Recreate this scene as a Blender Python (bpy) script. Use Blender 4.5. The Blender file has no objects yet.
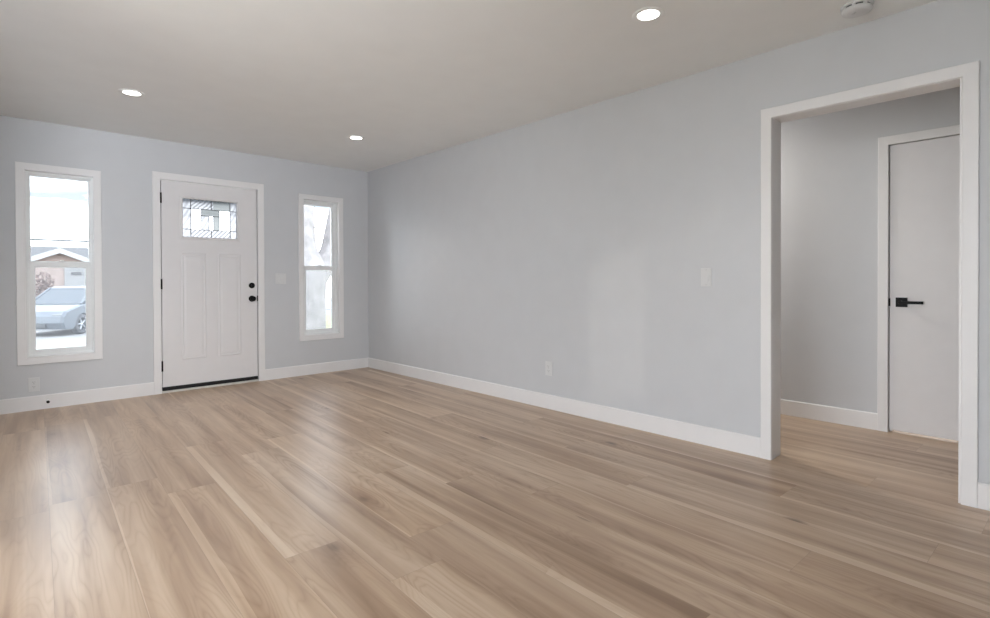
import bpy, bmesh, math, random
from mathutils import Vector, Matrix
random.seed(7)
S = bpy.context.scene
C = S.collection
PI = math.pi

# ------------------------------------------------------------------ camera
cam_d = bpy.data.cameras.new('camera')
cam = bpy.data.objects.new('camera', cam_d)
C.objects.link(cam)
cam_d.sensor_fit = 'HORIZONTAL'
cam_d.sensor_width = 36.0
cam_d.lens = 526.75 / 990 * 36
cam_d.shift_y = -(309 - 285.06) / 990
cam_d.clip_start = 0.02
cam_d.clip_end = 300
yaw, pitch, roll = -0.7537, -0.0086, -0.0035
f = Vector((-math.sin(yaw), math.cos(yaw), 0))
r = Vector((math.cos(yaw), math.sin(yaw), 0))
u = Vector((0, 0, 1))
f2 = f * math.cos(pitch) + u * math.sin(pitch)
u2 = -f * math.sin(pitch) + u * math.cos(pitch)
r3 = r * math.cos(roll) + u2 * math.sin(roll)
u3 = -r * math.sin(roll) + u2 * math.cos(roll)
cam.matrix_world = Matrix(((r3.x, u3.x, -f2.x, -3.3553), (r3.y, u3.y, -f2.y, -5.8976),
                           (r3.z, u3.z, -f2.z, 1.0781), (0, 0, 0, 1)))
S.camera = cam

# ------------------------------------------------------------------ exposure
vs = S.view_settings
vs.view_transform = 'Standard'
vs.look = 'None'
vs.gamma = 1.0
vs.use_curve_mapping = False
vs.exposure = 0.13

# ------------------------------------------------------------------ world sky
SKY = 6.0
w = bpy.data.worlds.new('sky')
S.world = w
w.use_nodes = True
nt = w.node_tree
nt.nodes.clear()
out = nt.nodes.new('ShaderNodeOutputWorld')
bg = nt.nodes.new('ShaderNodeBackground')
tc = nt.nodes.new('ShaderNodeTexCoord')
mp = nt.nodes.new('ShaderNodeMapping')
mp.inputs['Scale'].default_value = (1.6, 1.6, 9.0)
no = nt.nodes.new('ShaderNodeTexNoise')
no.inputs['Scale'].default_value = 2.5
no.inputs['Detail'].default_value = 5
sx_ = nt.nodes.new('ShaderNodeSeparateXYZ')
ma = nt.nodes.new('ShaderNodeMath')
ma.operation = 'MULTIPLY_ADD'
ma.inputs[1].default_value = 0.09
rp = nt.nodes.new('ShaderNodeValToRGB')      # cloud deck with one thin blue gap low over the roofs
CLOUD, GAP = (0.88, 0.92, 0.97, 1), (0.142, 0.158, 0.178, 1)
stops = [(0.0, CLOUD), (0.154, CLOUD), (0.168, GAP), (0.175, GAP), (0.192, CLOUD), (0.6, (0.74, 0.80, 0.90, 1))]
while len(rp.color_ramp.elements) < len(stops):
    rp.color_ramp.elements.new(0.5)
for e_, (p_, c_) in zip(rp.color_ramp.elements, stops):
    e_.position = p_
    e_.color = c_
nt.links.new(tc.outputs['Generated'], mp.inputs['Vector'])
nt.links.new(mp.outputs['Vector'], no.inputs['Vector'])
nt.links.new(tc.outputs['Generated'], sx_.inputs[0])
nt.links.new(no.outputs['Fac'], ma.inputs[0])
nt.links.new(sx_.outputs[2], ma.inputs[2])
nt.links.new(ma.outputs[0], rp.inputs['Fac'])
nt.links.new(rp.outputs['Color'], bg.inputs['Color'])
bg.inputs['Strength'].default_value = SKY
nt.links.new(bg.outputs['Background'], out.inputs['Surface'])

# ------------------------------------------------------------------ sun (hazy, low, behind the camera) and lamps, some added as fill for unseen windows
def light(name, kind, loc, energy, color, aim=None, **kw):
    d = bpy.data.lights.new(name, kind)
    o = bpy.data.objects.new(name, d)
    C.objects.link(o)
    o.location = loc
    d.energy = energy
    d.color = color
    for k, v in kw.items():
        setattr(d, k, v)
    if aim:
        o.rotation_euler = Vector(aim).to_track_quat('-Z', 'Y').to_euler()
    return o

light('sun', 'SUN', (-8, -14, 6), 0.27, (1.0, 0.95, 0.88), aim=(1, 1, -0.356), angle=math.radians(0.7))
FILL_DAY = (0.90, 0.945, 1.0)
light('west_fill', 'AREA', (-6.88, -4.8, 1.0), 62, FILL_DAY, aim=(1, 0, -0.25), shape='RECTANGLE', size=2.7, size_y=1.6)  # added fill standing in for daylight from an unseen opening
light('rear_fill', 'AREA', (-4.05, -6.44, 1.55), 42, FILL_DAY, aim=(0.17, 1, 0.09), shape='RECTANGLE', size=1.1, size_y=1.0, spread=math.radians(90))  # added fill before an opaque panel, brightens the front wall
light('dining_fill', 'SPOT', (-5.2, -4.7, 2.41), 28, (1.0, 0.945, 0.875), aim=(0, 0, -1), spot_size=math.radians(112), spot_blend=1.0, shadow_soft_size=0.05)  # added fill without a fixture; its floor bounce lifts the ceiling
light('hall_lamp', 'AREA', (0.67, -3.6, 2.425), 21, (1.0, 0.945, 0.875), aim=(0, 0, -1), shape='DISK', size=0.14)
light('closet_daylight', 'AREA', (2.7, -5.3, 1.3), 25, (1, 0.97, 0.92), aim=(-1, 0, -0.4), shape='RECTANGLE', size=1.0, size_y=1.2)

# ------------------------------------------------------------------ materials
def mat(name, col, rough=0.5, metal=0.0, noise=0.0, nscale=30.0, bump=0.0, bscale=200.0, spec=0.5):
    m = bpy.data.materials.new(name)
    m.use_nodes = True
    t = m.node_tree
    b = t.nodes['Principled BSDF']
    b.inputs['Base Color'].default_value = (*col, 1)
    b.inputs['Roughness'].default_value = rough
    b.inputs['Metallic'].default_value = metal
    b.inputs['Specular IOR Level'].default_value = spec
    tc = t.nodes.new('ShaderNodeTexCoord')
    if noise:
        n = t.nodes.new('ShaderNodeTexNoise')
        n.inputs['Scale'].default_value = nscale
        n.inputs['Detail'].default_value = 4
        t.links.new(tc.outputs['Object'], n.inputs['Vector'])
        rp = t.nodes.new('ShaderNodeValToRGB')
        rp.color_ramp.elements[0].position = 0.3
        rp.color_ramp.elements[1].position = 0.7
        rp.color_ramp.elements[0].color = (*[c * (1 - noise) for c in col], 1)
        rp.color_ramp.elements[1].color = (*[min(1, c * (1 + noise)) for c in col], 1)
        t.links.new(n.outputs['Fac'], rp.inputs['Fac'])
        t.links.new(rp.outputs['Color'], b.inputs['Base Color'])
    if bump:
        n2 = t.nodes.new('ShaderNodeTexNoise')
        n2.inputs['Scale'].default_value = bscale
        n2.inputs['Detail'].default_value = 3
        t.links.new(tc.outputs['Object'], n2.inputs['Vector'])
        bp = t.nodes.new('ShaderNodeBump')
        bp.inputs['Strength'].default_value = bump
        bp.inputs['Distance'].default_value = 0.002
        t.links.new(n2.outputs['Fac'], bp.inputs['Height'])
        t.links.new(bp.outputs['Normal'], b.inputs['Normal'])
    return m

M = {}
M['wall'] = mat('blue grey wall paint', (0.60, 0.611, 0.630), 0.5, noise=0.012, nscale=6, bump=0.12, bscale=160)
M['ceiling'] = mat('white ceiling paint', (0.875, 0.885, 0.88), 0.8, noise=0.012, nscale=5, bump=0.12, bscale=140)
M['trim'] = mat('white trim paint', (0.81, 0.80, 0.80), 0.38, noise=0.01, nscale=9)
M['door'] = mat('white door paint', (0.75, 0.735, 0.74), 0.42, noise=0.012, nscale=9, bump=0.05, bscale=120)
M['vinyl'] = mat('white window vinyl', (0.84, 0.85, 0.85), 0.35, noise=0.01, nscale=9)
M['black'] = mat('matte black metal', (0.005, 0.005, 0.006), 0.45, noise=0.1, nscale=40, spec=0.15)
M['rubber'] = mat('black rubber', (0.006, 0.006, 0.006), 0.7, noise=0.1, nscale=40)
M['plate'] = mat('white switch plastic', (0.68, 0.685, 0.69), 0.3, noise=0.01, nscale=30)
M['slot'] = mat('dark socket slot', (0.10, 0.10, 0.10), 0.6, noise=0.1, nscale=60)
M['screw'] = mat('painted screw', (0.55, 0.55, 0.55), 0.35, metal=0.6, noise=0.05, nscale=60)
M['steel'] = mat('brushed nickel', (0.6, 0.6, 0.6), 0.35, metal=1.0, noise=0.04, nscale=60)
M['sill'] = mat('pale threshold', (0.62, 0.60, 0.57), 0.4, noise=0.03, nscale=20)
M['came'] = mat('dark lead came', (0.10, 0.10, 0.11), 0.45, metal=0.5, noise=0.1, nscale=60)
M['concrete'] = mat('pale concrete', (0.227, 0.224, 0.216), 0.9, noise=0.06, nscale=3)
M['asphalt'] = mat('sunlit street', (0.216, 0.212, 0.208), 0.9, noise=0.06, nscale=4)
M['grass'] = mat('front lawn', (0.213, 0.213, 0.101), 0.9, noise=0.3, nscale=2.5)
M['stucco'] = mat('tan pink stucco', (0.365, 0.288, 0.256), 0.9, noise=0.12, nscale=1.2)
M['fascia'] = mat('white fascia', (0.344, 0.344, 0.344), 0.6, noise=0.02, nscale=3)
M['shingle'] = mat('grey shingles', (0.093, 0.093, 0.095), 0.9, noise=0.12, nscale=8)
M['garage'] = mat('white garage door', (0.27, 0.27, 0.27), 0.6, noise=0.03, nscale=4)
M['car'] = mat('silver blue car paint', (0.118, 0.136, 0.157), 0.28, metal=0.25, noise=0.02, nscale=4)
M['carglass'] = mat('tinted car window', (0.043, 0.057, 0.071), 0.08, noise=0.05, nscale=4)
M['tyre'] = mat('tyre rubber', (0.07, 0.072, 0.08), 0.8, noise=0.1, nscale=20)
M['rim'] = mat('alloy wheel', (0.4, 0.42, 0.45), 0.3, metal=0.7, noise=0.03, nscale=20)
M['grille'] = mat('dark grille plastic', (0.06, 0.065, 0.07), 0.6, noise=0.1, nscale=30)
M['lamp'] = mat('clear headlamp', (0.179, 0.186, 0.193), 0.1, noise=0.03, nscale=30)
M['bark'] = mat('pale grey bark', (0.291, 0.272, 0.272), 0.9, noise=0.22, nscale=5, bump=0.6, bscale=25)
M['leaf'] = mat('grey green leaf', (0.036, 0.043, 0.03), 0.6, noise=0.3, nscale=5)
M['hedge'] = mat('pale hedge leaf', (0.079, 0.1, 0.071), 0.7, noise=0.3, nscale=4)
M['brush'] = mat('brown dry shrub leaf', (0.165, 0.111, 0.095), 0.8, noise=0.25, nscale=6)
M['cable'] = mat('grey cable sheath', (0.10, 0.105, 0.11), 0.7, noise=0.05, nscale=5)
M['exterior'] = mat('exterior siding', (0.7, 0.68, 0.64), 0.8, noise=0.03, nscale=4)

def mat_glass(name, tint=(1, 1, 1), frost=0.0, frostcol=(0.8, 0.82, 0.84), wave=None):
    """thin pane: clear transmission with a Fresnel reflection, optionally part frosted"""
    m = bpy.data.materials.new(name)
    m.use_nodes = True
    t = m.node_tree
    t.nodes.clear()
    out = t.nodes.new('ShaderNodeOutputMaterial')
    tr = t.nodes.new('ShaderNodeBsdfTransparent')
    tr.inputs['Color'].default_value = (*tint, 1)
    gl = t.nodes.new('ShaderNodeBsdfGlossy')
    gl.inputs['Roughness'].default_value = 0.02
    fr = t.nodes.new('ShaderNodeFresnel')
    fr.inputs['IOR'].default_value = 1.35
    mx = t.nodes.new('ShaderNodeMixShader')
    t.links.new(fr.outputs['Fac'], mx.inputs['Fac'])
    base = tr
    if frost:
        tl = t.nodes.new('ShaderNodeBsdfTranslucent')
        tl.inputs['Color'].default_value = (*frostcol, 1)
        df = t.nodes.new('ShaderNodeBsdfDiffuse')
        df.inputs['Color'].default_value = (*frostcol, 1)
        ms = t.nodes.new('ShaderNodeMixShader')
        ms.inputs['Fac'].default_value = 0.35
        t.links.new(tl.outputs[0], ms.inputs[1])
        t.links.new(df.outputs[0], ms.inputs[2])
        m2 = t.nodes.new('ShaderNodeMixShader')
        m2.inputs['Fac'].default_value = frost
        t.links.new(tr.outputs[0], m2.inputs[1])
        t.links.new(ms.outputs[0], m2.inputs[2])
        if wave:
            tc = t.nodes.new('ShaderNodeTexCoord')
            mpn = t.nodes.new('ShaderNodeMapping')
            mpn.inputs['Rotation'].default_value = (0, wave[1], 0)
            wv = t.nodes.new('ShaderNodeTexWave')
            wv.inputs['Scale'].default_value = wave[0]
            wv.inputs['Distortion'].default_value = 2.5
            wv.inputs['Detail'].default_value = 2
            t.links.new(tc.outputs['Object'], mpn.inputs['Vector'])
            t.links.new(mpn.outputs['Vector'], wv.inputs['Vector'])
            ml = t.nodes.new('ShaderNodeMath')
            ml.operation = 'MULTIPLY'
            ml.inputs[1].default_value = frost
            t.links.new(wv.outputs['Fac'], ml.inputs[0])
            t.links.new(ml.outputs[0], m2.inputs['Fac'])
        base = m2
    t.links.new(base.outputs[0], mx.inputs[1])
    t.links.new(gl.outputs[0], mx.inputs[2])
    t.links.new(mx.outputs[0], out.inputs['Surface'])
    return m
M['glass'] = mat_glass('clear window glass', (0.97, 0.985, 0.985))
M['feather'] = mat_glass('feathered glass', (0.24, 0.243, 0.25), 0.62, (0.07, 0.073, 0.08), wave=(11, -0.8))
M['seedy'] = mat_glass('seedy pale glass', (0.235, 0.238, 0.247), 0.36, (0.09, 0.094, 0.105), wave=(8, -0.5))
M['greyglass'] = mat_glass('grey green bevel glass', (0.165, 0.173, 0.171), 0.33, (0.08, 0.085, 0.083))
M['screen'] = mat_glass('insect screen', (0.98, 0.98, 0.98), 0.10, (0.60, 0.61, 0.64))

def mat_emit(name, col, s):
    m = bpy.data.materials.new(name)
    m.use_nodes = True
    b = m.node_tree.nodes['Principled BSDF']
    b.inputs['Base Color'].default_value = (0.8, 0.8, 0.8, 1)
    b.inputs['Emission Color'].default_value = (*col, 1)
    b.inputs['Emission Strength'].default_value = s
    return m
M['led'] = mat_emit('led diffuser', (1.0, 0.97, 0.92), 6.0)

def mat_floor():
    m = bpy.data.materials.new('pale oak vinyl planks')
    m.use_nodes = True
    t = m.node_tree
    b = t.nodes['Principled BSDF']
    L = t.links.new
    def V(x):
        return x
    def math_(op, a, bb=None, c=None, clamp=False):
        n = t.nodes.new('ShaderNodeMath')
        n.operation = op
        n.use_clamp = clamp
        for i, x in enumerate((a, bb, c)):
            if x is None:
                continue
            if isinstance(x, (int, float)):
                n.inputs[i].default_value = x
            else:
                L(x, n.inputs[i])
        return n.outputs[0]
    def comb(x, y, z):
        n = t.nodes.new('ShaderNodeCombineXYZ')
        for i, q in enumerate((x, y, z)):
            if isinstance(q, (int, float)):
                n.inputs[i].default_value = q
            else:
                L(q, n.inputs[i])
        return n.outputs[0]
    def noise(vec, scale, detail=4, rough=0.55, dist=0.0):
        n = t.nodes.new('ShaderNodeTexNoise')
        n.inputs['Scale'].default_value = scale
        n.inputs['Detail'].default_value = detail
        n.inputs['Roughness'].default_value = rough
        n.inputs['Distortion'].default_value = dist
        L(vec, n.inputs['Vector'])
        return n.outputs['Fac']
    def ramp(fac, stops):
        n = t.nodes.new('ShaderNodeValToRGB')
        e = n.color_ramp.elements
        while len(e) < len(stops):
            e.new(0.5)
        for i, (p, c) in enumerate(stops):
            e[i].position = p
            e[i].color = (*c, 1) if len(c) == 3 else c
        L(fac, n.inputs['Fac'])
        return n.outputs['Color']
    def mix(fac, a, bb, mode='MIX'):
        n = t.nodes.new('ShaderNodeMixRGB')
        n.blend_type = mode
        for i, q in enumerate((fac, a, bb)):
            if isinstance(q, (int, float)):
                n.inputs[i].default_value = q
            elif isinstance(q, tuple):
                n.inputs[i].default_value = (*q, 1)
            else:
                L(q, n.inputs[i])
        return n.outputs[0]
    tc = t.nodes.new('ShaderNodeTexCoord')
    sp = t.nodes.new('ShaderNodeSeparateXYZ')
    L(tc.outputs['Object'], sp.inputs[0])
    x, y = sp.outputs[0], sp.outputs[1]
    PW, PL = 0.228, 1.83
    uu = math_('ADD', math_('SUBTRACT', x, math_('MULTIPLY', y, 0.038)), 2.412)
    vv = math_('ADD', y, math_('MULTIPLY', x, 0.038))
    un = math_('DIVIDE', uu, PW)
    row = math_('FLOOR', un)
    fu = math_('FRACT', un)
    wn = t.nodes.new('ShaderNodeTexWhiteNoise')
    wn.noise_dimensions = '1D'
    L(math_('ADD', row, 31.7), wn.inputs['W'])
    vn = math_('ADD', math_('DIVIDE', vv, PL), math_('MULTIPLY', wn.outputs['Value'], 9.0))
    pl = math_('FLOOR', vn)
    fv = math_('FRACT', vn)
    w2 = t.nodes.new('ShaderNodeTexWhiteNoise')
    w2.noise_dimensions = '2D'
    L(comb(row, pl, 0), w2.inputs['Vector'])
    sc = t.nodes.new('ShaderNodeSeparateXYZ')
    L(w2.outputs['Color'], sc.inputs[0])
    ra, rb, rc = sc.outputs[0], sc.outputs[1], sc.outputs[2]
    off = math_('MULTIPLY', ra, 40.0)
    # knots
    vo = t.nodes.new('ShaderNodeTexVoronoi')
    vo.inputs['Scale'].default_value = 1.0
    L(comb(math_('ADD', math_('MULTIPLY', uu, 4.2), off), math_('ADD', math_('MULTIPLY', vv, 2.0), off), 0), vo.inputs['Vector'])
    kd = vo.outputs['Distance']
    kv = t.nodes.new('ShaderNodeSeparateXYZ')
    L(vo.outputs['Color'], kv.inputs[0])
    kon = math_('GREATER_THAN', kv.outputs[0], 0.5)
    knot = math_('MULTIPLY', math_('MULTIPLY', math_('SUBTRACT', 1.0, math_('DIVIDE', kd, 0.13), clamp=True), 1.7, clamp=True), kon)
    halo = math_('MULTIPLY', math_('SUBTRACT', 1.0, math_('DIVIDE', kd, 0.42), clamp=True), kon)
    # broad heartwood / sapwood bands along each plank
    gv = comb(math_('ADD', math_('MULTIPLY', uu, 11.0), off), math_('ADD', math_('MULTIPLY', vv, 0.55), off), math_('MULTIPLY', rb, 20.0))
    band = noise(gv, 1.0, 3, 0.5, 0.35)
    # contour like cathedral figure
    cv = comb(math_('ADD', math_('MULTIPLY', uu, 6.0), off), math_('ADD', math_('MULTIPLY', vv, 0.7), off), 3.0)
    cn = math_('ADD', noise(cv, 1.0, 2, 0.5, 0.3), math_('MULTIPLY', halo, 0.22))
    fig = math_('ABSOLUTE', math_('SINE', math_('MULTIPLY', cn, 60.0)))
    fig = math_('POWER', fig, 0.7)
    figm = math_('MULTIPLY', math_('SUBTRACT', noise(comb(math_('ADD', math_('MULTIPLY', uu, 3.5), off), math_('ADD', math_('MULTIPLY', vv, 0.9), off), 17.0), 1.0, 2, 0.5, 0.0), 0.36, clamp=True), 3.5, clamp=True)
    # fine pores
    fine = noise(comb(math_('ADD', math_('MULTIPLY', uu, 60.0), off), math_('MULTIPLY', vv, 0.9), rb), 1.0, 4, 0.65)
    streak = noise(comb(math_('ADD', math_('MULTIPLY', uu, 24.0), off), math_('ADD', math_('MULTIPLY', vv, 0.6), off), 7.0), 1.0, 4, 0.6, 0.2)
    tone = math_('ADD', math_('ADD', math_('MULTIPLY', band, 1.0), -0.02), math_('ADD', math_('MULTIPLY', streak, 0.32), 0.05))
    tone = math_('ADD', tone, math_('ADD', math_('MULTIPLY', math_('MULTIPLY', fig, figm), 0.16), 0.0))
    tone = math_('ADD', tone, math_('ADD', math_('MULTIPLY', fine, 0.07), 0.025))
    tone = math_('ADD', tone, math_('MULTIPLY', math_('SUBTRACT', rc, 0.5), 0.06))
    tone = math_('SUBTRACT', tone, math_('MULTIPLY', halo, 0.16))
    # pale sapwood edge on some planks
    ew = math_('MULTIPLY', math_('SUBTRACT', rb, 0.35, clamp=True), 0.30)
    edge = math_('GREATER_THAN', math_('ADD', ew, math_('MULTIPLY', math_('SUBTRACT', band, 0.5), 0.28)), fu)
    edge = math_('MULTIPLY', edge, math_('GREATER_THAN', rb, 0.35))
    tone = math_('ADD', tone, math_('MULTIPLY', edge, 0.20))
    col = ramp(math_('SUBTRACT', tone, 0.31), (
        (0.18, (0.25, 0.16, 0.102)), (0.36, (0.372, 0.255, 0.171)), (0.52, (0.468, 0.338, 0.234)),
        (0.68, (0.554, 0.42, 0.304)), (0.88, (0.633, 0.508, 0.382))))
    hue = mix(ra, (1.012, 0.992, 0.965), (0.99, 1.0, 1.02))
    col = mix(1.0, col, hue, 'MULTIPLY')
    dstreak = math_('MULTIPLY', math_('SUBTRACT', math_('MULTIPLY', noise(comb(math_('ADD', math_('MULTIPLY', uu, 55.0), off), math_('ADD', math_('MULTIPLY', vv, 0.42), off), 11.0), 1.0, 2, 0.5, 0.3), 1.0), 0.62, clamp=True), 3.0, clamp=True)
    col = mix(math_('MULTIPLY', math_('MULTIPLY', dstreak, math_('ADD', figm, 0.35)), 0.30), col, (0.20, 0.135, 0.09))
    col = mix(math_('MULTIPLY', knot, 0.75), col, (0.13, 0.085, 0.06))
    # plank joints
    du = math_('MULTIPLY', math_('MINIMUM', fu, math_('SUBTRACT', 1.0, fu)), PW)
    dv = math_('MULTIPLY', math_('MINIMUM', fv, math_('SUBTRACT', 1.0, fv)), PL)
    jt = math_('LESS_THAN', math_('MINIMUM', du, dv), 0.0011)
    col = mix(math_('MULTIPLY', jt, 0.28), col, (0.16, 0.115, 0.085))
    L(col, b.inputs['Base Color'])
    rr = math_('ADD', math_('MULTIPLY', streak, 0.10), 0.28)
    L(rr, b.inputs['Roughness'])
    b.inputs['Specular IOR Level'].default_value = 0.5
    bp = t.nodes.new('ShaderNodeBump')
    bp.inputs['Strength'].default_value = 0.12
    bp.inputs['Distance'].default_value = 0.001
    L(math_('SUBTRACT', fine, jt), bp.inputs['Height'])
    L(bp.outputs['Normal'], b.inputs['Normal'])
    return m
M['floor'] = mat_floor()

# ------------------------------------------------------------------ helpers
def tag(o, label=None, cat=None, group=None, kind=None):
    if label: o['label'] = label
    if cat: o['category'] = cat
    if group: o['group'] = group
    if kind: o['kind'] = kind
    return o

def empty(name, loc, rz=0.0):
    o = bpy.data.objects.new(name, None)
    C.objects.link(o)
    o.location = loc
    o.rotation_euler = (0, 0, rz)
    o.empty_display_size = 0.1
    return o

class MB:
    """collects shapes into one mesh; coordinates are world unless an origin is given"""
    def __init__(s):
        s.bm = bmesh.new()
    def box(s, x0, x1, y0, y1, z0, z1, bev=0.0, seg=2):
        t = bmesh.new()
        bmesh.ops.create_cube(t, size=1.0)
        for v in t.verts:
            v.co = Vector(((x0 + x1) / 2 + v.co.x * (x1 - x0), (y0 + y1) / 2 + v.co.y * (y1 - y0), (z0 + z1) / 2 + v.co.z * (z1 - z0)))
        if bev:
            bmesh.ops.bevel(t, geom=t.edges[:], offset=bev, segments=seg, affect='EDGES', profile=0.5)
        s.merge(t)
        return s
    def merge(s, t, mtx=None):
        vm = {}
        for v in t.verts:
            vm[v] = s.bm.verts.new(mtx @ v.co if mtx else v.co)
        for fc in t.faces:
            try:
                nf = s.bm.faces.new([vm[v] for v in fc.verts])
                nf.smooth = fc.smooth
            except ValueError:
                pass
        t.free()
    def lathe(s, prof, axis, loc, n=32, smooth=True):
        """prof: (radius, height) pairs turned about axis ('x','y','z' or a vector) from loc"""
        t = bmesh.new()
        rings = []
        for (rad, h) in prof:
            if rad < 1e-6:
                rings.append([t.verts.new((0, 0, h))])
            else:
                rings.append([t.verts.new((rad * math.cos(2 * PI * k / n), rad * math.sin(2 * PI * k / n), h)) for k in range(n)])
        for a, b in zip(rings, rings[1:]):
            for k in range(n):
                k2 = (k + 1) % n
                vs_ = [a[k % len(a)], a[k2 % len(a)], b[k2 % len(b)], b[k % len(b)]]
                q = []
                for v in vs_:
                    if v not in q:
                        q.append(v)
                if len(q) > 2:
                    fc = t.faces.new(q)
                    fc.smooth = smooth
        av = {'x': (1, 0, 0), 'y': (0, 1, 0), 'z': (0, 0, 1)}[axis] if isinstance(axis, str) else axis
        R = Vector((0, 0, 1)).rotation_difference(Vector(av)).to_matrix().to_4x4()
        s.merge(t, Matrix.Translation(loc) @ R)
        return s
    def cyl(s, p0, p1, r0, r1=None, n=16, smooth=True):
        p0, p1 = Vector(p0), Vector(p1)
        h = (p1 - p0).length
        r1 = r0 if r1 is None else r1
        return s.lathe([(0, 0), (r0, 0), (r1, h), (0, h)], (p1 - p0).normalized(), p0, n, smooth)
    def prism(s, poly, fn, d0, d1, bev=0.0):
        """poly of 2-D points, fn(a, b, d) -> xyz, extruded d0..d1"""
        t = bmesh.new()
        A = [t.verts.new(fn(a, b, d0)) for a, b in poly]
        B = [t.verts.new(fn(a, b, d1)) for a, b in poly]
        t.faces.new(A)
        t.faces.new(B[::-1])
        n = len(poly)
        for i in range(n):
            t.faces.new((A[i], B[i], B[(i + 1) % n], A[(i + 1) % n]))
        bmesh.ops.recalc_face_normals(t, faces=t.faces[:])
        if bev:
            bmesh.ops.bevel(t, geom=t.edges[:], offset=bev, segments=2, affect='EDGES', profile=0.5)
        s.merge(t)
        return s
    def quad(s, *pts):
        s.bm.faces.new([s.bm.verts.new(p) for p in pts])
        return s
    def build(s, name, m, parent=None, origin=None, smooth=False):
        bmesh.ops.recalc_face_normals(s.bm, faces=s.bm.faces[:])
        me = bpy.data.meshes.new(name)
        o = bpy.data.objects.new(name, me)
        C.objects.link(o)
        base = Vector((0, 0, 0))
        if parent is not None:
            p = parent
            while p is not None:
                base = base + p.location
                p = p.parent
            o.parent = parent
        elif origin is not None:
            base = Vector(origin)
            o.location = base
        for v in s.bm.verts:
            v.co -= base
        s.bm.to_mesh(me)
        s.bm.free()
        me.materials.append(m)
        if smooth:
            for p in me.polygons:
                p.use_smooth = True
        return o

def slab_cells(us, vs_, filled, fn, d0, d1):
    """one clean solid made of the filled cells of a grid; fn(u, v, d) -> xyz"""
    b = MB()
    bm = b.bm
    cache = {}
    def V(i, j, d):
        k = (i, j, d)
        if k not in cache:
            cache[k] = bm.verts.new(fn(us[i], vs_[j], d))
        return cache[k]
    F = lambda i, j: 0 <= i < len(us) - 1 and 0 <= j < len(vs_) - 1 and filled(0.5 * (us[i] + us[i + 1]), 0.5 * (vs_[j] + vs_[j + 1]))
    for i in range(len(us) - 1):
        for j in range(len(vs_) - 1):
            if not F(i, j):
                continue
            for d in (d0, d1):
                bm.faces.new((V(i, j, d), V(i + 1, j, d), V(i + 1, j + 1, d), V(i, j + 1, d)))
            if not F(i - 1, j): bm.faces.new((V(i, j, d0), V(i, j + 1, d0), V(i, j + 1, d1), V(i, j, d1)))
            if not F(i + 1, j): bm.faces.new((V(i + 1, j, d0), V(i + 1, j + 1, d0), V(i + 1, j + 1, d1), V(i + 1, j, d1)))
            if not F(i, j - 1): bm.faces.new((V(i, j, d0), V(i + 1, j, d0), V(i + 1, j, d1), V(i, j, d1)))
            if not F(i, j + 1): bm.faces.new((V(i, j + 1, d0), V(i + 1, j + 1, d0), V(i + 1, j + 1, d1), V(i, j + 1, d1)))
    return b

FX = lambda a, b, d: (a, d, b)        # wall facing -y: (x, z, depth in y)
FY = lambda a, b, d: (d, a, b)        # wall facing -x: (y, z, depth in x)
FZ = lambda a, b, d: (a, b, d)

def wall(name, fn, u0, u1, z0, z1, d0, d1, holes, m, label, cat='wall'):
    us = sorted({u0, u1} | {h[0] for h in holes} | {h[1] for h in holes})
    zs = sorted({z0, z1} | {h[2] for h in holes} | {h[3] for h in holes})
    ok = lambda a, b: not any(h[0] < a < h[1] and h[2] < b < h[3] for h in holes)
    o = slab_cells(us, zs, ok, fn, d0, d1).build(name, m)
    return tag(o, label, cat, kind='structure')

def ring(mb, fn, u0, u1, z0, z1, prof, closed=True, fill=False):
    """moulding round a rectangle. prof: (inset, depth). open = three sided, standing on z0"""
    loops = []
    for ins, d in prof:
        zb = z0 + ins if closed else z0
        p = [(u0 + ins, zb), (u0 + ins, z1 - ins), (u1 - ins, z1 - ins), (u1 - ins, zb)]
        loops.append([mb.bm.verts.new(fn(a, b, d)) for a, b in p])
    for A, B in zip(loops, loops[1:]):
        for k in range(4 if closed else 3):
            k2 = (k + 1) % 4
            mb.bm.faces.new((A[k], A[k2], B[k2], B[k]))
    if not closed:
        for k in (0, 3):
            mb.bm.faces.new([l[k] for l in loops])
    if fill:
        mb.bm.faces.new(loops[-1])
    return mb

def casing_prof(wd, base, th, sgn=-1):
    """flat stock with eased edges: base plane, thickness toward sgn"""
    e = 0.003
    return [(0, base), (0, base + sgn * (th - e)), (e, base + sgn * th), (wd - e, base + sgn * th), (wd, base + sgn * (th - e)), (wd, base)]

def base_board(name, pts, m, label):
    """pts: axis ('x' or 'y'), start, end, wall plane, outward sign, height"""
    ax, a0, a1, pl, sg, h = pts
    t = 0.014
    poly = [(0, 0), (t, 0), (t, h - 0.006), (t - 0.004, h), (0, h)]
    fn = (lambda a, b, d: (d, pl + sg * a, b)) if ax == 'x' else (lambda a, b, d: (pl + sg * a, d, b))
    o = MB().prism(poly, fn, a0, a1).build(name, m)
    return tag(o, label, 'baseboard', kind='structure')

# ------------------------------------------------------------------ the shell
H = 2.44
D0, D1, DZ = -2.2254, -1.3324, 2.0652       # front door slab
W1 = (-3.1971, -2.7398, 0.4434, 2.017)      # window openings (inside the casing)
W2 = (-0.8252, -0.3866, 0.4555, 2.0203)
OY0, OY1, OZ = -5.5828, -4.7349, 2.0399     # cased opening
HX = 1.2092                                 # hall wall plane
HD = -5.0927                                # hall door latch edge

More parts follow.
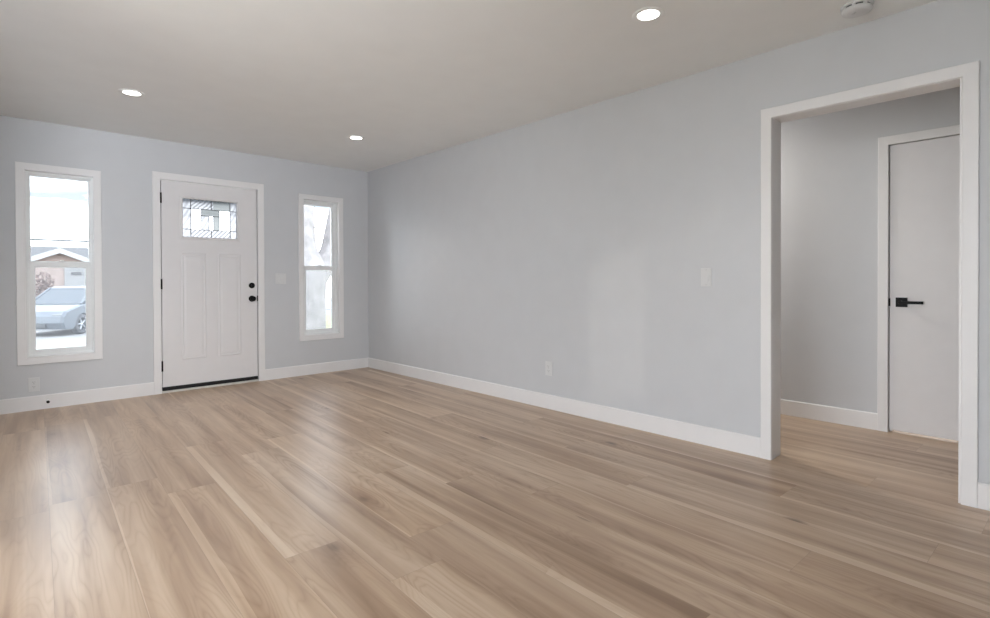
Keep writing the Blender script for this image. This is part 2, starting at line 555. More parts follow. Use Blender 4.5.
def ell(a, b):
    return (-3.6 < a < 0.13 and -6.5 < b < 0.12) or (-7.0 < a < -3.6 and -6.5 < b < -3.0) or (0.13 <= a < 3.0 and -6.5 < b < -1.5)
ux = [-7.0, -3.6, 0.13, 3.0]
vy = [-6.5, -3.0, -1.5, 0.12]
tag(slab_cells(ux, vy, ell, FZ, -0.12, 0.0).build('floor', M['floor']), 'pale oak plank floor running through room and hall', 'floor', kind='structure')
tag(slab_cells(ux, vy, ell, FZ, H, H + 0.12).build('ceiling', M['ceiling']), 'smooth white ceiling with recessed lights', 'ceiling', kind='structure')

g = 0.012
wall('wall_front', FX, -3.72, 0.13, -0.12, H + 0.12, 0.0, 0.15,
     [(W1[0] - g, W1[1] + g, W1[2] - g, W1[3] + g), (W2[0] - g, W2[1] + g, W2[2] - g, W2[3] + g), (D0 - 0.02, D1 + 0.02, 0.0, DZ + 0.02)],
     M['wall'], 'pale blue grey front wall with the entry door and two tall windows')
wall('wall_right', FY, -6.5, 0.0, 0.0, H, 0.0, 0.13, [(OY0 - g, OY1 + g, 0.0, OZ + g)], M['wall'],
     'long pale blue grey right wall with the cased opening')
wall('wall_left', FY, -3.0, 0.0, 0.0, H, -3.72, -3.6, [], M['wall'], 'left side wall just out of frame')
wall('wall_dining', FX, -7.0, -3.72, 0.0, H, -3.0, -2.88, [], M['wall'], 'side wall of the dining area')
wall('wall_west', FY, -6.5, -3.0, 0.0, H, -7.12, -7.0, [(-6.2, -3.4, 0.02, 2.12)], M['wall'], 'wall with the patio opening')
wall('wall_rear', FX, -7.12, 3.12, -0.12, H + 0.12, -6.62, -6.5, [(-3.23, -2.61, 1.2, 2.33), (-4.65, -3.45, 0.8, 2.1)], M['wall'], 'rear wall behind the camera')
wall('wall_hall', FY, -6.5, -1.5, 0.0, H, HX, HX + 0.12, [(-5.86, HD + 0.018, 0.0, 2.0197 + 0.018)], M['wall'],
     'grey hallway wall seen through the cased opening')
wall('wall_hall_end', FX, 0.13, 3.0, 0.0, H, -1.5, -1.38, [], M['wall'], 'end wall of the hallway')
wall('wall_closet', FY, -6.5, -1.5, 0.0, H, 3.0, 3.12, [], M['wall'], 'far wall of the room behind the hall door')

base_board('baseboard_front_left', ('x', -3.6, -2.2972, 0.0, -1, 0.1187), M['trim'], 'white baseboard left of the front door')
base_board('baseboard_front_right', ('x', -1.265, 0.0, 0.0, -1, 0.1187), M['trim'], 'white baseboard right of the front door')
base_board('baseboard_right', ('y', -4.6774, -0.014, 0.0, -1, 0.1187), M['trim'], 'long white baseboard under the right wall')
base_board('baseboard_right_near', ('y', -6.5, -5.6484, 0.0, -1, 0.1187), M['trim'], 'short white baseboard at the right edge of the photo')
base_board('baseboard_hall', ('y', -5.0279, -1.5, HX, -1, 0.1187), M['trim'], 'white baseboard inside the hallway')

tag(MB().box(-4.64, -3.46, -6.60, -6.58, 0.81, 2.09).build('sun_block_panel', M['fascia']), 'added pale sun blocking panel in the unseen rear opening', 'window', kind='structure')  # added to stop the sun casting a second patch through this opening

# cased opening: casing both sides and the lining boards, one trim
b = MB()
ring(b, FY, -5.6484, -4.6774, 0.0, 2.0986, casing_prof(0.0605, 0.0, 0.016), closed=False)
ring(b, FY, -5.6484, -4.6774, 0.0, 2.0986, casing_prof(0.0605, 0.13, 0.016, 1), closed=False)
ring(b, FY, OY0 - g, OY1 + g, 0.0, OZ + g, [(0, -0.002), (0, 0.132), (g + 0.004, 0.132), (g + 0.004, -0.002), (0, -0.002)], closed=False)
tag(b.build('trim_2', M['trim']), 'white flat casing and lining of the wide opening to the hall', 'door trim', kind='structure')

# front door casing, jamb and threshold
b = MB()
ring(b, FX, -2.2972, -1.265, 0.0, 2.1308, casing_prof(0.066, 0.0, 0.016), closed=False)
ring(b, FX, D0 - 0.02, D1 + 0.02, 0.0, DZ + 0.02, [(0, -0.002), (0, 0.15), (0.016, 0.15), (0.016, -0.002), (0, -0.002)], closed=False)
b.box(D0 - 0.004, D0 + 0.012, 0.058, 0.072, 0.02, DZ)     # door stops
b.box(D1 - 0.012, D1 + 0.004, 0.058, 0.072, 0.02, DZ)
tag(b.build('trim_1', M['trim']), 'white casing and jamb round the front door', 'door trim', kind='structure')
tag(MB().box(D0 - 0.004, D1 + 0.004, -0.012, 0.14, 0.0, 0.02, 0.003).build('trim_4', M['sill']), 'thin pale threshold under the front door', 'threshold', kind='structure')

# hall door casing and jamb
b = MB()
ring(b, FY, -5.93, -5.0279, 0.0, 2.0811, casing_prof(0.061, HX, 0.016), closed=False)
ring(b, FY, -5.86, HD + 0.018, 0.0, 2.0197 + 0.018, [(0, HX - 0.002), (0, HX + 0.12), (0.015, HX + 0.12), (0.015, HX - 0.002), (0, HX - 0.002)], closed=False)
b.box(HX + 0.039, HX + 0.052, HD - 0.012, HD + 0.016, 0.0, 2.03)
b.box(HX + 0.039, HX + 0.052, -5.85, HD + 0.016, 2.008, 2.035)
tag(b.build('trim_3', M['trim']), 'white casing round the flush hall door', 'door trim', kind='structure')

# ------------------------------------------------------------------ front door
door = empty('door_1', ((D0 + D1) / 2, 0.02, 0.0))
tag(door, 'white panelled front door with a leaded glass lite and black hardware', 'door', kind='structure')
GX0, GX1, GZ0, GZ1 = -2.0386, -1.5335, 1.5256, 1.9039
YF = 0.008
us = [D0 + 0.005, GX0 - 0.012, GX1 + 0.012, D1 - 0.005]
zs = [0.055, GZ0 - 0.012, GZ1 + 0.012, DZ - 0.005]
slab = slab_cells(us, zs, lambda a, c: not (us[1] < a < us[2] and zs[1] < c < zs[2]), FX, YF, YF + 0.044).build('slab', M['door'], door)
for (a0, a1) in ((-2.050, -1.840), (-1.718, -1.508)):
    p = MB()
    ring(p, FX, a0 - 0.006, a1 + 0.006, 0.306, 1.360, [(0, YF), (0.004, YF - 0.004), (0.012, YF - 0.006), (0.020, YF - 0.001), (0.028, YF - 0.0008), (0.045, YF - 0.004)], fill=True)
    p.build('door_panel', M['door'], door)
p = MB()
ring(p, FX, GX0 - 0.026, GX1 + 0.026, GZ0 - 0.026, GZ1 + 0.026, [(0, YF), (0.004, YF - 0.007), (0.016, YF - 0.009), (0.026, YF - 0.003), (0.026, YF + 0.044), (0.0, YF + 0.044)])
p.build('lite_frame', M['door'], door)
# leaded glass
gw, gh = GX1 - GX0, GZ1 - GZ0
GX = lambda q: GX0 + q * gw
GZ = lambda q: GZ1 - q * gh
cu = [0, 0.15, 0.34, 0.48, 0.56, 0.67, 0.875, 1.0]
cv = [0, 0.25, 0.42, 0.80, 1.0]
cells = {'glass': [], 'feather': [], 'seedy': [], 'greyglass': []}
for i in range(7):
    for j in range(4):
        if i in (0, 6):
            k = 'seedy'
        elif j in (0, 3):
            k = 'greyglass' if (j == 0 and i in (4, 5)) else 'feather'
        elif j == 1:
            k = 'greyglass' if i in (2, 3, 4) else 'glass'
        else:
            k = {2: 'seedy', 4: 'greyglass'}.get(i, 'glass')
        cells[k].append((i, j))
names = {'glass': 'clear_glass', 'feather': 'feathered_glass', 'seedy': 'seedy_glass', 'greyglass': 'bevelled_glass'}
for k, lst in cells.items():
    p = MB()
    for i, j in lst:
        p.quad((GX(cu[i]), YF + 0.022, GZ(cv[j])), (GX(cu[i + 1]), YF + 0.022, GZ(cv[j])), (GX(cu[i + 1]), YF + 0.022, GZ(cv[j + 1])), (GX(cu[i]), YF + 0.022, GZ(cv[j + 1])))
    p.build(names[k], M[k], door)
p = MB()
cw = 0.0030
def came(ua, va, ub, vb):
    x0, x1, z0, z1 = GX(ua), GX(ub), GZ(vb), GZ(va)
    p.box(min(x0, x1) - cw, max(x0, x1) + cw, YF + 0.018, YF + 0.026, min(z0, z1) - cw, max(z0, z1) + cw)
came(0.15, 0, 0.15, 1); came(0.875, 0, 0.875, 1)
came(0, 0.25, 1, 0.25); came(0.15, 0.42, 0.875, 0.42); came(0, 0.80, 1, 0.80)
for q in (0.34, 0.48, 0.56, 0.67): came(q, 0.42, q, 0.80)
came(0.34, 0.25, 0.34, 0.42); came(0.67, 0.25, 0.67, 0.42); came(0.52, 0, 0.52, 0.25); came(0.52, 0.8, 0.52, 1)
tag(p.build('lead_came', M['came'], door), 'dark lead lines of the door glass')
# hinges, sweep, knob, deadbolt, strike
for z in (1.885, 1.056, 0.262):
    p = MB()
    p.cyl((D0 - 0.003, -0.010, z - 0.05), (D0 - 0.003, -0.010, z + 0.05), 0.009, n=14)
    p.box(D0 - 0.012, D0 + 0.006, -0.004, 0.012, z - 0.048, z + 0.048)
    tag(p.build('hinge', M['black'], door), 'black hinge')
p = MB().box(D0 + 0.004, D1 - 0.004, YF - 0.010, YF + 0.046, 0.021, 0.0565, 0.003)
tag(p.build('door_sweep', M['rubber'], door), 'black strip along the door bottom')
kx = -1.392
p = MB().lathe([(0, 0.0), (0.032, 0.0), (0.033, 0.004), (0.030, 0.008), (0.013, 0.010), (0.012, 0.024), (0.018, 0.030), (0.027, 0.038), (0.0275, 0.050), (0.022, 0.058), (0, 0.060)], Vector((0, -1, 0)), (kx, YF, 0.893), 32)
tag(p.build('door_knob', M['black'], door), 'round black knob')
p = MB().lathe([(0, 0.0), (0.030, 0.0), (0.031, 0.008), (0.027, 0.013), (0, 0.013)], Vector((0, -1, 0)), (kx, YF, 1.034), 32)
p.box(kx - 0.006, kx + 0.006, YF - 0.028, YF - 0.012, 1.034 - 0.018, 1.034 + 0.018, 0.002)
tag(p.build('deadbolt', M['black'], door), 'round black deadbolt turn')
p = MB().box(D1 - 0.006, D1 + 0.007, -0.003, 0.012, 0.865, 0.925, 0.001)
tag(p.build('strike_plate', M['black'], door), 'black strike plate')

# ------------------------------------------------------------------ windows
def window(name, W, stile, lower_in, label, csz):
    x0, x1, z0, z1 = W
    root = empty(name, ((x0 + x1) / 2, 0.05, z0))
    tag(root, label, 'window', kind='structure')
    c = MB()
    cw_ = csz
    ring(c, FX, x0 - cw_[0], x1 + cw_[1], z0 - cw_[2], z1 + cw_[3],
         [(0, 0), (0, -0.013), (0.003, -0.016), (0.0555, -0.016), (0.0585, -0.013), (0.0585, 0.0)])
    c.build('window_casing', M['trim'], root)
    # drywall return / jamb liner
    j = MB()
    ring(j, FX, x0 - g, x1 + g, z0 - g, z1 + g, [(0, -0.002), (0, 0.06), (g, 0.06), (g, -0.002), (0, -0.002)])
    j.build('jamb_liner', M['trim'], root)
    fr = MB()
    ring(fr, FX, x0 - g, x1 + g, z0 - g, z1 + g, [(0, 0.055), (g + 0.014, 0.055), (g + 0.014, 0.068), (g + 0.022, 0.070), (g + 0.022, 0.135), (0, 0.135), (0, 0.055)])
    fr.build('window_frame', M['vinyl'], root)
    zm = 1.252
    # upper (outer) sash
    a0, a1 = x0 + 0.012, x1 - 0.012
    s = MB()
    st = stile
    s.box(a0, a0 + st - 0.012, 0.100, 0.122, zm - 0.015, z1 - 0.010, 0.002)
    s.box(a1 - st + 0.012, a1, 0.100, 0.122, zm - 0.015, z1 - 0.010, 0.002)
    s.box(a0 + st - 0.013, a1 - st + 0.013, 0.100, 0.122, z1 - st, z1 - 0.010, 0.002)
    s.box(a0 + st - 0.013, a1 - st + 0.013, 0.100, 0.122, zm - 0.020, zm + 0.008, 0.002)
    us_ = s.build('upper_sash', M['vinyl'], root)
    MB().box(a0 + st - 0.014, a1 - st + 0.014, 0.109, 0.113, zm, z1 - st + 0.002).build('window_pane', M['glass'], us_)
    # lower (inner) sash
    li = lower_in
    s = MB()
    s.box(a0, x0 + li, 0.070, 0.096, z0 + 0.016, zm, 0.002)
    s.box(x1 - li, a1, 0.070, 0.096, z0 + 0.016, zm, 0.002)
    s.box(x0 + li - 0.001, x1 - li + 0.001, 0.070, 0.096, zm - 0.046, zm, 0.002)
    s.box(x0 + li - 0.001, x1 - li + 0.001, 0.070, 0.096, z0 + 0.016, z0 + 0.058, 0.002)
    ls_ = s.build('lower_sash', M['vinyl'], root)
    MB().box(x0 + li - 0.002, x1 - li + 0.002, 0.082, 0.086, z0 + 0.056, zm - 0.044).build('window_pane', M['glass'], ls_)
    k = MB()
    xm = (x0 + x1) / 2
    k.box(xm - 0.024, xm + 0.024, 0.060, 0.094, zm, zm + 0.010, 0.003)
    k.box(xm - 0.008, xm + 0.020, 0.056, 0.068, zm + 0.008, zm + 0.016, 0.002)
    k.build('sash_lock', M['vinyl'], root)
    k = MB().box(xm - 0.03, xm + 0.03, 0.062, 0.074, z0 + 0.050, z0 + 0.058, 0.002)
    k.build('lift_rail', M['vinyl'], root)
    k = MB().box(x0 + 0.012, x1 - 0.012, 0.1285, 0.1305, z0 + 0.012, zm)
    k.build('insect_screen', M['screen'], root)
    return root
window('window_1', W1, 0.032, 0.058, 'tall white single hung window left of the front door, car outside', (0.0651, 0.0515, 0.0583, 0.0578))
window('window_2', W2, 0.050, 0.058, 'narrow white single hung window right of the front door, tree outside', (0.0575, 0.0498, 0.0624, 0.0538))

# ------------------------------------------------------------------ hall door
hd = empty('door_2', (HX + 0.02, -5.47, 0.0))
tag(hd, 'flush white hall door with a black lever handle', 'door', kind='structure')
MB().box(HX + 0.002, HX + 0.037, -5.842, HD - 0.002, 0.017, 2.0165, 0.0015).build('slab', M['door'], hd)
yq, zq = -5.163, 0.917
p = MB().box(HX - 0.008, HX + 0.002, yq - 0.033, yq + 0.033, zq - 0.033, zq + 0.033, 0.002)
rose = tag(p.build('handle_rose', M['black'], hd), 'square black rose')
p = MB()
p.cyl((HX - 0.006, yq, zq), (HX - 0.050, yq, zq), 0.011)
p.box(HX - 0.058, HX - 0.040, yq - 0.125, yq + 0.012, zq - 0.010, zq + 0.010, 0.003)
tag(p.build('lever', M['black'], hd), 'black lever')
p = MB().box(HX - 0.004, HX + 0.004, HD - 0.006, HD + 0.006, zq - 0.028, zq + 0.028, 0.001)
tag(p.build('strike_plate', M['black'], hd), 'black latch plate')

# ------------------------------------------------------------------ switches and sockets
def on_front(x, z):
    return lambda a, b, d: (x + a, -d, z + b)
def on_right(y, z):
    return lambda a, b, d: (-d, y - a, z + b)

def plate_prism(mb, fn, w_, h_, d0, d1, bev):
    mb.prism([(-w_ / 2, -h_ / 2), (w_ / 2, -h_ / 2), (w_ / 2, h_ / 2), (-w_ / 2, h_ / 2)], fn, d0, d1, bev)

def socket_plate(fn, base, label):
    root = empty('wall_outlet', base)
    tag(root, label, 'wall outlet', 'electrical outlets near the floor')
    p = MB(); plate_prism(p, fn, 0.074, 0.118, 0.0, 0.006, 0.002); p.build('cover_plate', M['plate'], root)
    for s in (-1, 1):
        q = lambda a, b, d, s=s: fn(a, b + s * 0.0195, d)
        p = MB()
        poly = [(0.0165 * math.cos(k * PI / 12), max(-0.0125, min(0.0125, 0.0165 * math.sin(k * PI / 12)))) for k in range(24)]
        p.prism(poly, q, 0.005, 0.0078)
        so = p.build('socket', M['plate'], root)
        p = MB()
        for (a, hh) in ((-0.0062, 0.0085), (0.0062, 0.007)):
            p.prism([(a - 0.0011, 0.003 - hh / 2), (a + 0.0011, 0.003 - hh / 2), (a + 0.0011, 0.003 + hh / 2), (a - 0.0011, 0.003 + hh / 2)], q, 0.0074, 0.0081)
        p.prism([(0.0024 * math.cos(k * PI / 6), -0.007 + 0.0024 * math.sin(k * PI / 6)) for k in range(12)], q, 0.0074, 0.0081)
        tag(p.build('socket_slots', M['slot'], so), 'dark plug slots')
    p = MB(); p.prism([(0.003 * math.cos(k * PI / 6), 0.003 * math.sin(k * PI / 6)) for k in range(12)], fn, 0.005, 0.0072)
    p.build('screw', M['screw'], root)
    return root

def switch_plate(fn, base, gangs, label):
    root = empty('light_switch', base)
    tag(root, label, 'light switch', None)
    w_ = 0.072 if gangs == 1 else 0.116
    p = MB(); plate_prism(p, fn, w_, 0.118, 0.0, 0.006, 0.002); p.build('cover_plate', M['plate'], root)
    for k in range(gangs):
        a0 = (k - (gangs - 1) / 2) * 0.046
        q = lambda a, b, d, a0=a0: fn(a + a0, b, d)
        p = MB()
        p.prism([(-0.034, 0.005), (0.034, 0.005), (0.034, 0.0075), (0.0, 0.0078), (-0.034, 0.0105)], lambda a, b, d, q=q: q(d, a, b), -0.0165, 0.0165, 0.0006)
        p.build('rocker', M['plate'], root)
        for s in (-1, 1):
            p = MB(); p.prism([(0.003 * math.cos(i * PI / 6), s * 0.048 + 0.003 * math.sin(i * PI / 6)) for i in range(12)], q, 0.005, 0.0068)
            p.build('screw', M['screw'], root)
    return root

socket_plate(on_front(-3.158, 0.214), (-3.158, 0.0, 0.155), 'white wall outlet under the left window, just above the baseboard')
socket_plate(on_right(-2.983, 0.337), (0.0, -2.983, 0.278), 'white wall outlet low on the long right wall, above its baseboard')
switch_plate(on_front(-1.085, 1.107), (-1.085, 0.0, 1.048), 2, 'white double light switch between the front door and narrow window')
switch_plate(on_right(-4.337, 1.094), (0.0, -4.337, 1.035), 1, 'white single light switch on right wall beside the cased opening')

# door stop on the baseboard
ds = empty('door_stop', (-3.071, -0.014, 0.066))
tag(ds, 'small black tipped door stop on the baseboard under the left window', 'door stop')
p = MB().lathe([(0, 0), (0.012, 0), (0.012, 0.004), (0.005, 0.007), (0.0045, 0.05), (0, 0.05)], Vector((0, -1, 0)), (-3.071, -0.014, 0.066), 20)
p.build('stem', M['vinyl'], ds)
p = MB().lathe([(0, 0), (0.009, 0), (0.0115, 0.004), (0.0115, 0.014), (0.009, 0.018), (0, 0.019)], Vector((0, -1, 0)), (-3.071, -0.062, 0.066), 20)
tag(p.build('rubber_tip', M['rubber'], ds), 'black rubber tip')

# ------------------------------------------------------------------ ceiling lights
def ceiling_light(x, y, label, watts):
    root = empty('ceiling_light', (x, y, H))
    tag(root, label, 'ceiling light', 'recessed round ceiling lights')
    p = MB().lathe([(0.080, 0.0), (0.080, 0.002), (0.077, 0.004), (0.060, 0.0045), (0.055, 0.003), (0.054, 0.0)], Vector((0, 0, -1)), (x, y, H), 48)
    p.build('trim_ring', M['ceiling'], root)
    p = MB().lathe([(0, 0.0030), (0.030, 0.0030), (0.0545, 0.0025), (0.0545, 0.0)], Vector((0, 0, -1)), (x, y, H), 48)
    tag(p.build('diffuser', M['led'], root), 'glowing white diffuser')
    l = light('lamp_glow', 'SPOT', (0, 0, -0.03), watts, (1.0, 0.945, 0.875), spot_size=math.radians(112), spot_blend=1.0, shadow_soft_size=0.05)
    l.parent = root
    return root
ceiling_light(-2.654, -1.335, 'glowing recessed ceiling light above the left window, leftmost of the three', 46)
ceiling_light(-0.880, -1.340, 'glowing recessed ceiling light near the far corner, smallest of three', 26)
ceiling_light(-0.920, -4.460, 'largest glowing recessed ceiling light, nearest the smoke detector', 17)

# smoke detector
sx, sy = -0.238, -5.214
sd = empty('smoke_detector', (sx, sy, H))
tag(sd, 'round white smoke detector on the ceiling at the top edge', 'smoke detector')
p = MB().lathe([(0, 0), (0.070, 0), (0.071, 0.006), (0.068, 0.010), (0, 0.010)], Vector((0, 0, -1)), (sx, sy, H), 48)
p.build('mounting_base', M['plate'], sd)
p = MB().lathe([(0.057, 0.009), (0.057, 0.021)], Vector((0, 0, -1)), (sx, sy, H), 48)
tag(p.build('vent_gap', M['grille'], sd), 'dark vent slots')
for k in range(8):
    p = MB()
    a = k * 2 * PI / 8
    c_, s_ = math.cos(a), math.sin(a)
    t_ = bmesh.new()
    bmesh.ops.create_cube(t_, size=1.0)
    for v in t_.verts:
        q = Vector((0.061 + v.co.x * 0.010, v.co.y * 0.014, v.co.z * 0.012))
        v.co = Vector((sx + q.x * c_ - q.y * s_, sy + q.x * s_ + q.y * c_, H - 0.0148 + q.z))
    p.merge(t_)
    p.build('vent_rib', M['plate'], sd)
p = MB().lathe([(0.0, 0.020), (0.066, 0.020), (0.067, 0.026), (0.061, 0.035), (0.045, 0.041), (0.0, 0.042)], Vector((0, 0, -1)), (sx, sy, H), 48)
p.build('cover', M['plate'], sd)
p = MB().lathe([(0.0, 0.041), (0.012, 0.0414), (0.011, 0.044), (0, 0.0445)], Vector((0, 0, -1)), (sx - 0.02, sy + 0.012, H), 24)
p.build('test_button', M['plate'], sd)

# ------------------------------------------------------------------ outside: ground
def ground(name, m, x0, x1, y0, y1, z0, z1, label, cat):
    p = MB().box(x0, x1, y0, y1, z0, z1)
    return tag(p.build(name, m), label, cat, kind='structure')
ground('street', M['asphalt'], -40, 40, 12.5, 23.5, -0.9, -0.62, 'pale sunlit street outside the windows', 'street')
ground('driveway', M['concrete'], -14, 0.1, 0.15, 12.5, -0.9, -0.60, 'pale concrete front drive outside the left window', 'driveway')
ground('lawn', M['grass'], 0.1, 30, 0.15, 12.5, -0.9, -0.15, 'yellow green front lawn outside the narrow window', 'lawn')
ground('far_yard', M['concrete'], -40, 40, 23.5, 45, -0.9, -0.58, 'pale paved yard across the street', 'yard')
ground('back_yard', M['grass'], -40, 40, -40, -6.63, -0.9, -0.2, 'back yard behind the house', 'lawn')
ground('side_yard', M['grass'], -40, -7.15, -6.63, 0.15, -0.9, -0.2, 'side yard', 'lawn')

ground('sky_block_slab', M['shingle'], -20, 12, -11.2, -11.0, -0.9, 2.2, 'added unseen grey slab blocking sky reflections', 'sky blocker')  # added out of view: hides sky from pane reflections, lets the sun pass

# neighbour house
hs = empty('house', (-1.29, 27.5, -0.58))
tag(hs, 'low tan house with a white trimmed gable across the street', 'house')
GXc = -1.29
def gz(x, pk=2.56, sl=0.43): return pk - abs(x - GXc) * sl
xl, xr = GXc - 3.4, GXc + 3.4
p = MB().prism([(xl + .3, -0.58), (xr - .3, -0.58), (xr - .3, gz(xr - .3)), (GXc, gz(GXc)), (xl + .3, gz(xl + .3))], FX, 27.0, 33.0)
p.build('gable_wall', M['stucco'], hs)
p = MB().box(-9, 9, 29.0, 36.0, -0.58, 1.75)
p.build('main_wall', M['stucco'], hs)
p = MB()
for s in (-1, 1):
    p.prism([(GXc, gz(GXc) + 0.12), (GXc + s * 3.5, gz(GXc + 3.5) + 0.12), (GXc + s * 3.5, gz(GXc + 3.5) + 0.0), (GXc, gz(GXc))], FX, 26.62, 33.0)
p.build('gable_roof', M['shingle'], hs)
p = MB()
for s in (-1, 1):
    p.prism([(GXc, gz(GXc) + 0.15), (GXc + s * 3.55, gz(GXc + 3.55) + 0.15), (GXc + s * 3.55, gz(GXc + 3.55) - 0.10), (GXc, gz(GXc) - 0.10)], FX, 26.55, 26.61)
tag(p.build('fascia', M['fascia'], hs), 'white sloping fascia board')
p = MB().prism([(28.6, 1.72), (32.5, 3.06), (36.4, 1.72), (36.4, 1.60), (28.6, 1.60)], lambda a, b_, d: (d, a, b_), -9.5, 9.5)
p.build('main_roof', M['shingle'], hs)
p = MB()
p.box(-1.10, 1.45, 26.93, 27.0, -0.58, 1.82)
for k in range(1, 4):
    p.box(-1.10, 1.45, 26.91, 26.93, -0.56 + k * 0.6 - 0.56, -0.56 + k * 0.6 - 0.02)
gd = p.build('garage_door', M['garage'], hs)
p = MB().box(-1.18, 1.53, 26.9, 27.0, 1.82, 1.92)
p.build('garage_header', M['fascia'], hs)
p = MB().box(-0.85, -0.45, 26.895, 26.93, 1.42, 1.56)
tag(p.build('garage_light', M['shingle'], hs), 'small grey pane in the garage door')

# shrub in front of the tan wall
def leaf_ball(name, m, c, rad, n, lw, parent=None, origin=None, seed=1, squash=(1, 1, 1)):
    rg = random.Random(seed)
    p = MB()
    for k in range(n):
        d = Vector((rg.gauss(0, 1), rg.gauss(0, 1), rg.gauss(0, 1))).normalized() * rad * rg.random() ** 0.4
        q = Vector(c) + Vector((d.x * squash[0], d.y * squash[1], d.z * squash[2]))
        a = Vector((rg.gauss(0, 1), rg.gauss(0, 1), rg.gauss(0, 1))).normalized()
        b_ = a.orthogonal().normalized() * lw * 0.45
        a = a * lw * (0.7 + 0.6 * rg.random())
        p.quad(q - a * 0.5, q + b_ * 0.6, q + a * 0.5, q - b_ * 0.6)
    return p.build(name, m, parent, origin)
sh = empty('dry_shrub', (-2.0, 26.2, -0.58))
tag(sh, 'brown shrub against the tan house, behind the car', 'shrub')
leaf_ball('foliage', M['brush'], (-1.95, 26.2, 0.75), 0.62, 500, 0.16, sh, seed=3, squash=(0.8, 0.6, 1.35))
MB().cyl((-1.95, 26.2, -0.58), (-1.95, 26.2, 0.6), 0.05, 0.03).build('stem', M['bark'], sh)

# overhead cables, street side
p = MB()
p.cyl((-9.0, 26.2, 3.02), (7.0, 26.2, 3.06), 0.043, n=8)
tag(p.build('overhead_cable', M['cable']), 'thin straight overhead cable above the far roof', 'cable')

# ------------------------------------------------------------------ car (front corner toward the room)
car = empty('parked_car', (-1.25, 17.57, -0.62), math.atan2(-0.78, -0.62))
tag(car, 'silver blue car parked on the street outside the left window', 'car')
def cb(): return MB()
def cbuild(mb, name, m, parent=None, smooth=False):
    """local coordinates: x forward, y left, z up"""
    bmesh.ops.recalc_face_normals(mb.bm, faces=mb.bm.faces[:])
    me = bpy.data.meshes.new(name)
    o = bpy.data.objects.new(name, me)
    C.objects.link(o)
    mb.bm.to_mesh(me)
    mb.bm.free()
    me.materials.append(m)
    o.parent = parent or car
    for q in me.polygons:
        q.use_smooth = smooth
    return o
LY = lambda a, b_, d: (a, d, b_)
# body: side outline with wheel arches, lofted over the width
def arch(cx_, n=10, rr=0.37, cz=0.33):
    return [(cx_ + rr * math.cos(PI * k / n), max(0.2, cz + rr * math.sin(PI * k / n))) for k in range(n + 1)]
outline = [(2.22, 0.22), (2.30, 0.42), (2.27, 0.62), (2.12, 0.78), (1.4, 0.96), (0.6, 1.0), (-1.6, 1.02), (-2.2, 0.98), (-2.30, 0.7), (-2.25, 0.25)]
under = [(-1.82 + 0.0, 0.2)] + arch(-1.42)[::-1] + [(-0.9, 0.2)] + [(0.9, 0.2)] + arch(1.38)[::-1] + [(1.9, 0.2)]
t = cb()
poly = outline + under
secs = ((-0.90, 0.965), (-0.84, 1.0), (0.84, 1.0), (0.90, 0.965))
loops = []
for (yy, sc_) in secs:
    loops.append([t.bm.verts.new((a * sc_, yy, 0.22 + (b_ - 0.22) * (sc_ if b_ > 0.5 else 1))) for a, b_ in poly])
for A, B in zip(loops, loops[1:]):
    for i in range(len(poly)):
        j = (i + 1) % len(poly)
        t.bm.faces.new((A[i], A[j], B[j], B[i]))
t.bm.faces.new(loops[0]); t.bm.faces.new(loops[-1][::-1])
cbuild(t, 'body', M['car'])
# greenhouse: glass block and roof
def frustum(mb, lo, hi):
    (x0, x1, hw0, z0), (x2, x3, hw1, z1) = lo, hi
    A = [mb.bm.verts.new(q) for q in ((x0, -hw0, z0), (x1, -hw0, z0), (x1, hw0, z0), (x0, hw0, z0))]
    B = [mb.bm.verts.new(q) for q in ((x2, -hw1, z1), (x3, -hw1, z1), (x3, hw1, z1), (x2, hw1, z1))]
    mb.bm.faces.new(A[::-1]); mb.bm.faces.new(B)
    for i in range(4):
        j = (i + 1) % 4
        mb.bm.faces.new((A[i], A[j], B[j], B[i]))
t = cb(); frustum(t, (-2.0, 1.30, 0.82, 0.98), (-1.6, 0.55, 0.66, 1.50))
cbuild(t, 'car_window', M['carglass'])
t = cb(); frustum(t, (-1.66, 0.60, 0.685, 1.48), (-1.5, 0.40, 0.60, 1.555))
cbuild(t, 'roof', M['car'])
for sgn in (-1, 1):
    t = cb()
    for a, b_, rad in (((1.32, 0.81, 0.97), (0.57, 0.66, 1.49), 0.035), ((-0.35, 0.82, 0.98), (-0.37, 0.67, 1.49), 0.03), ((-2.0, 0.81, 0.98), (-1.62, 0.66, 1.49), 0.05)):
        t = cb()
        t.cyl((a[0], sgn * a[1], a[2]), (b_[0], sgn * b_[1], b_[2]), rad, n=8)
        cbuild(t, 'roof_pillar', M['car'])
    t = cb(); t.box(0.85, 1.02, min(sgn * 0.86, sgn * 1.02), max(sgn * 0.86, sgn * 1.02), 0.98, 1.10, 0.02)
    cbuild(t, 'side_mirror', M['car'])
    t = cb(); t.box(2.05, 2.25, min(sgn * 0.55, sgn * 0.85), max(sgn * 0.55, sgn * 0.85), 0.58, 0.70, 0.03)
    cbuild(t, 'headlight', M['lamp'])
t = cb(); t.box(2.24, 2.315, -0.42, 0.42, 0.28, 0.42, 0.01); cbuild(t, 'grille', M['grille'])
t = cb(); t.box(2.25, 2.32, -0.70, 0.70, 0.205, 0.245, 0.01); cbuild(t, 'bumper_lip', M['lamp'])
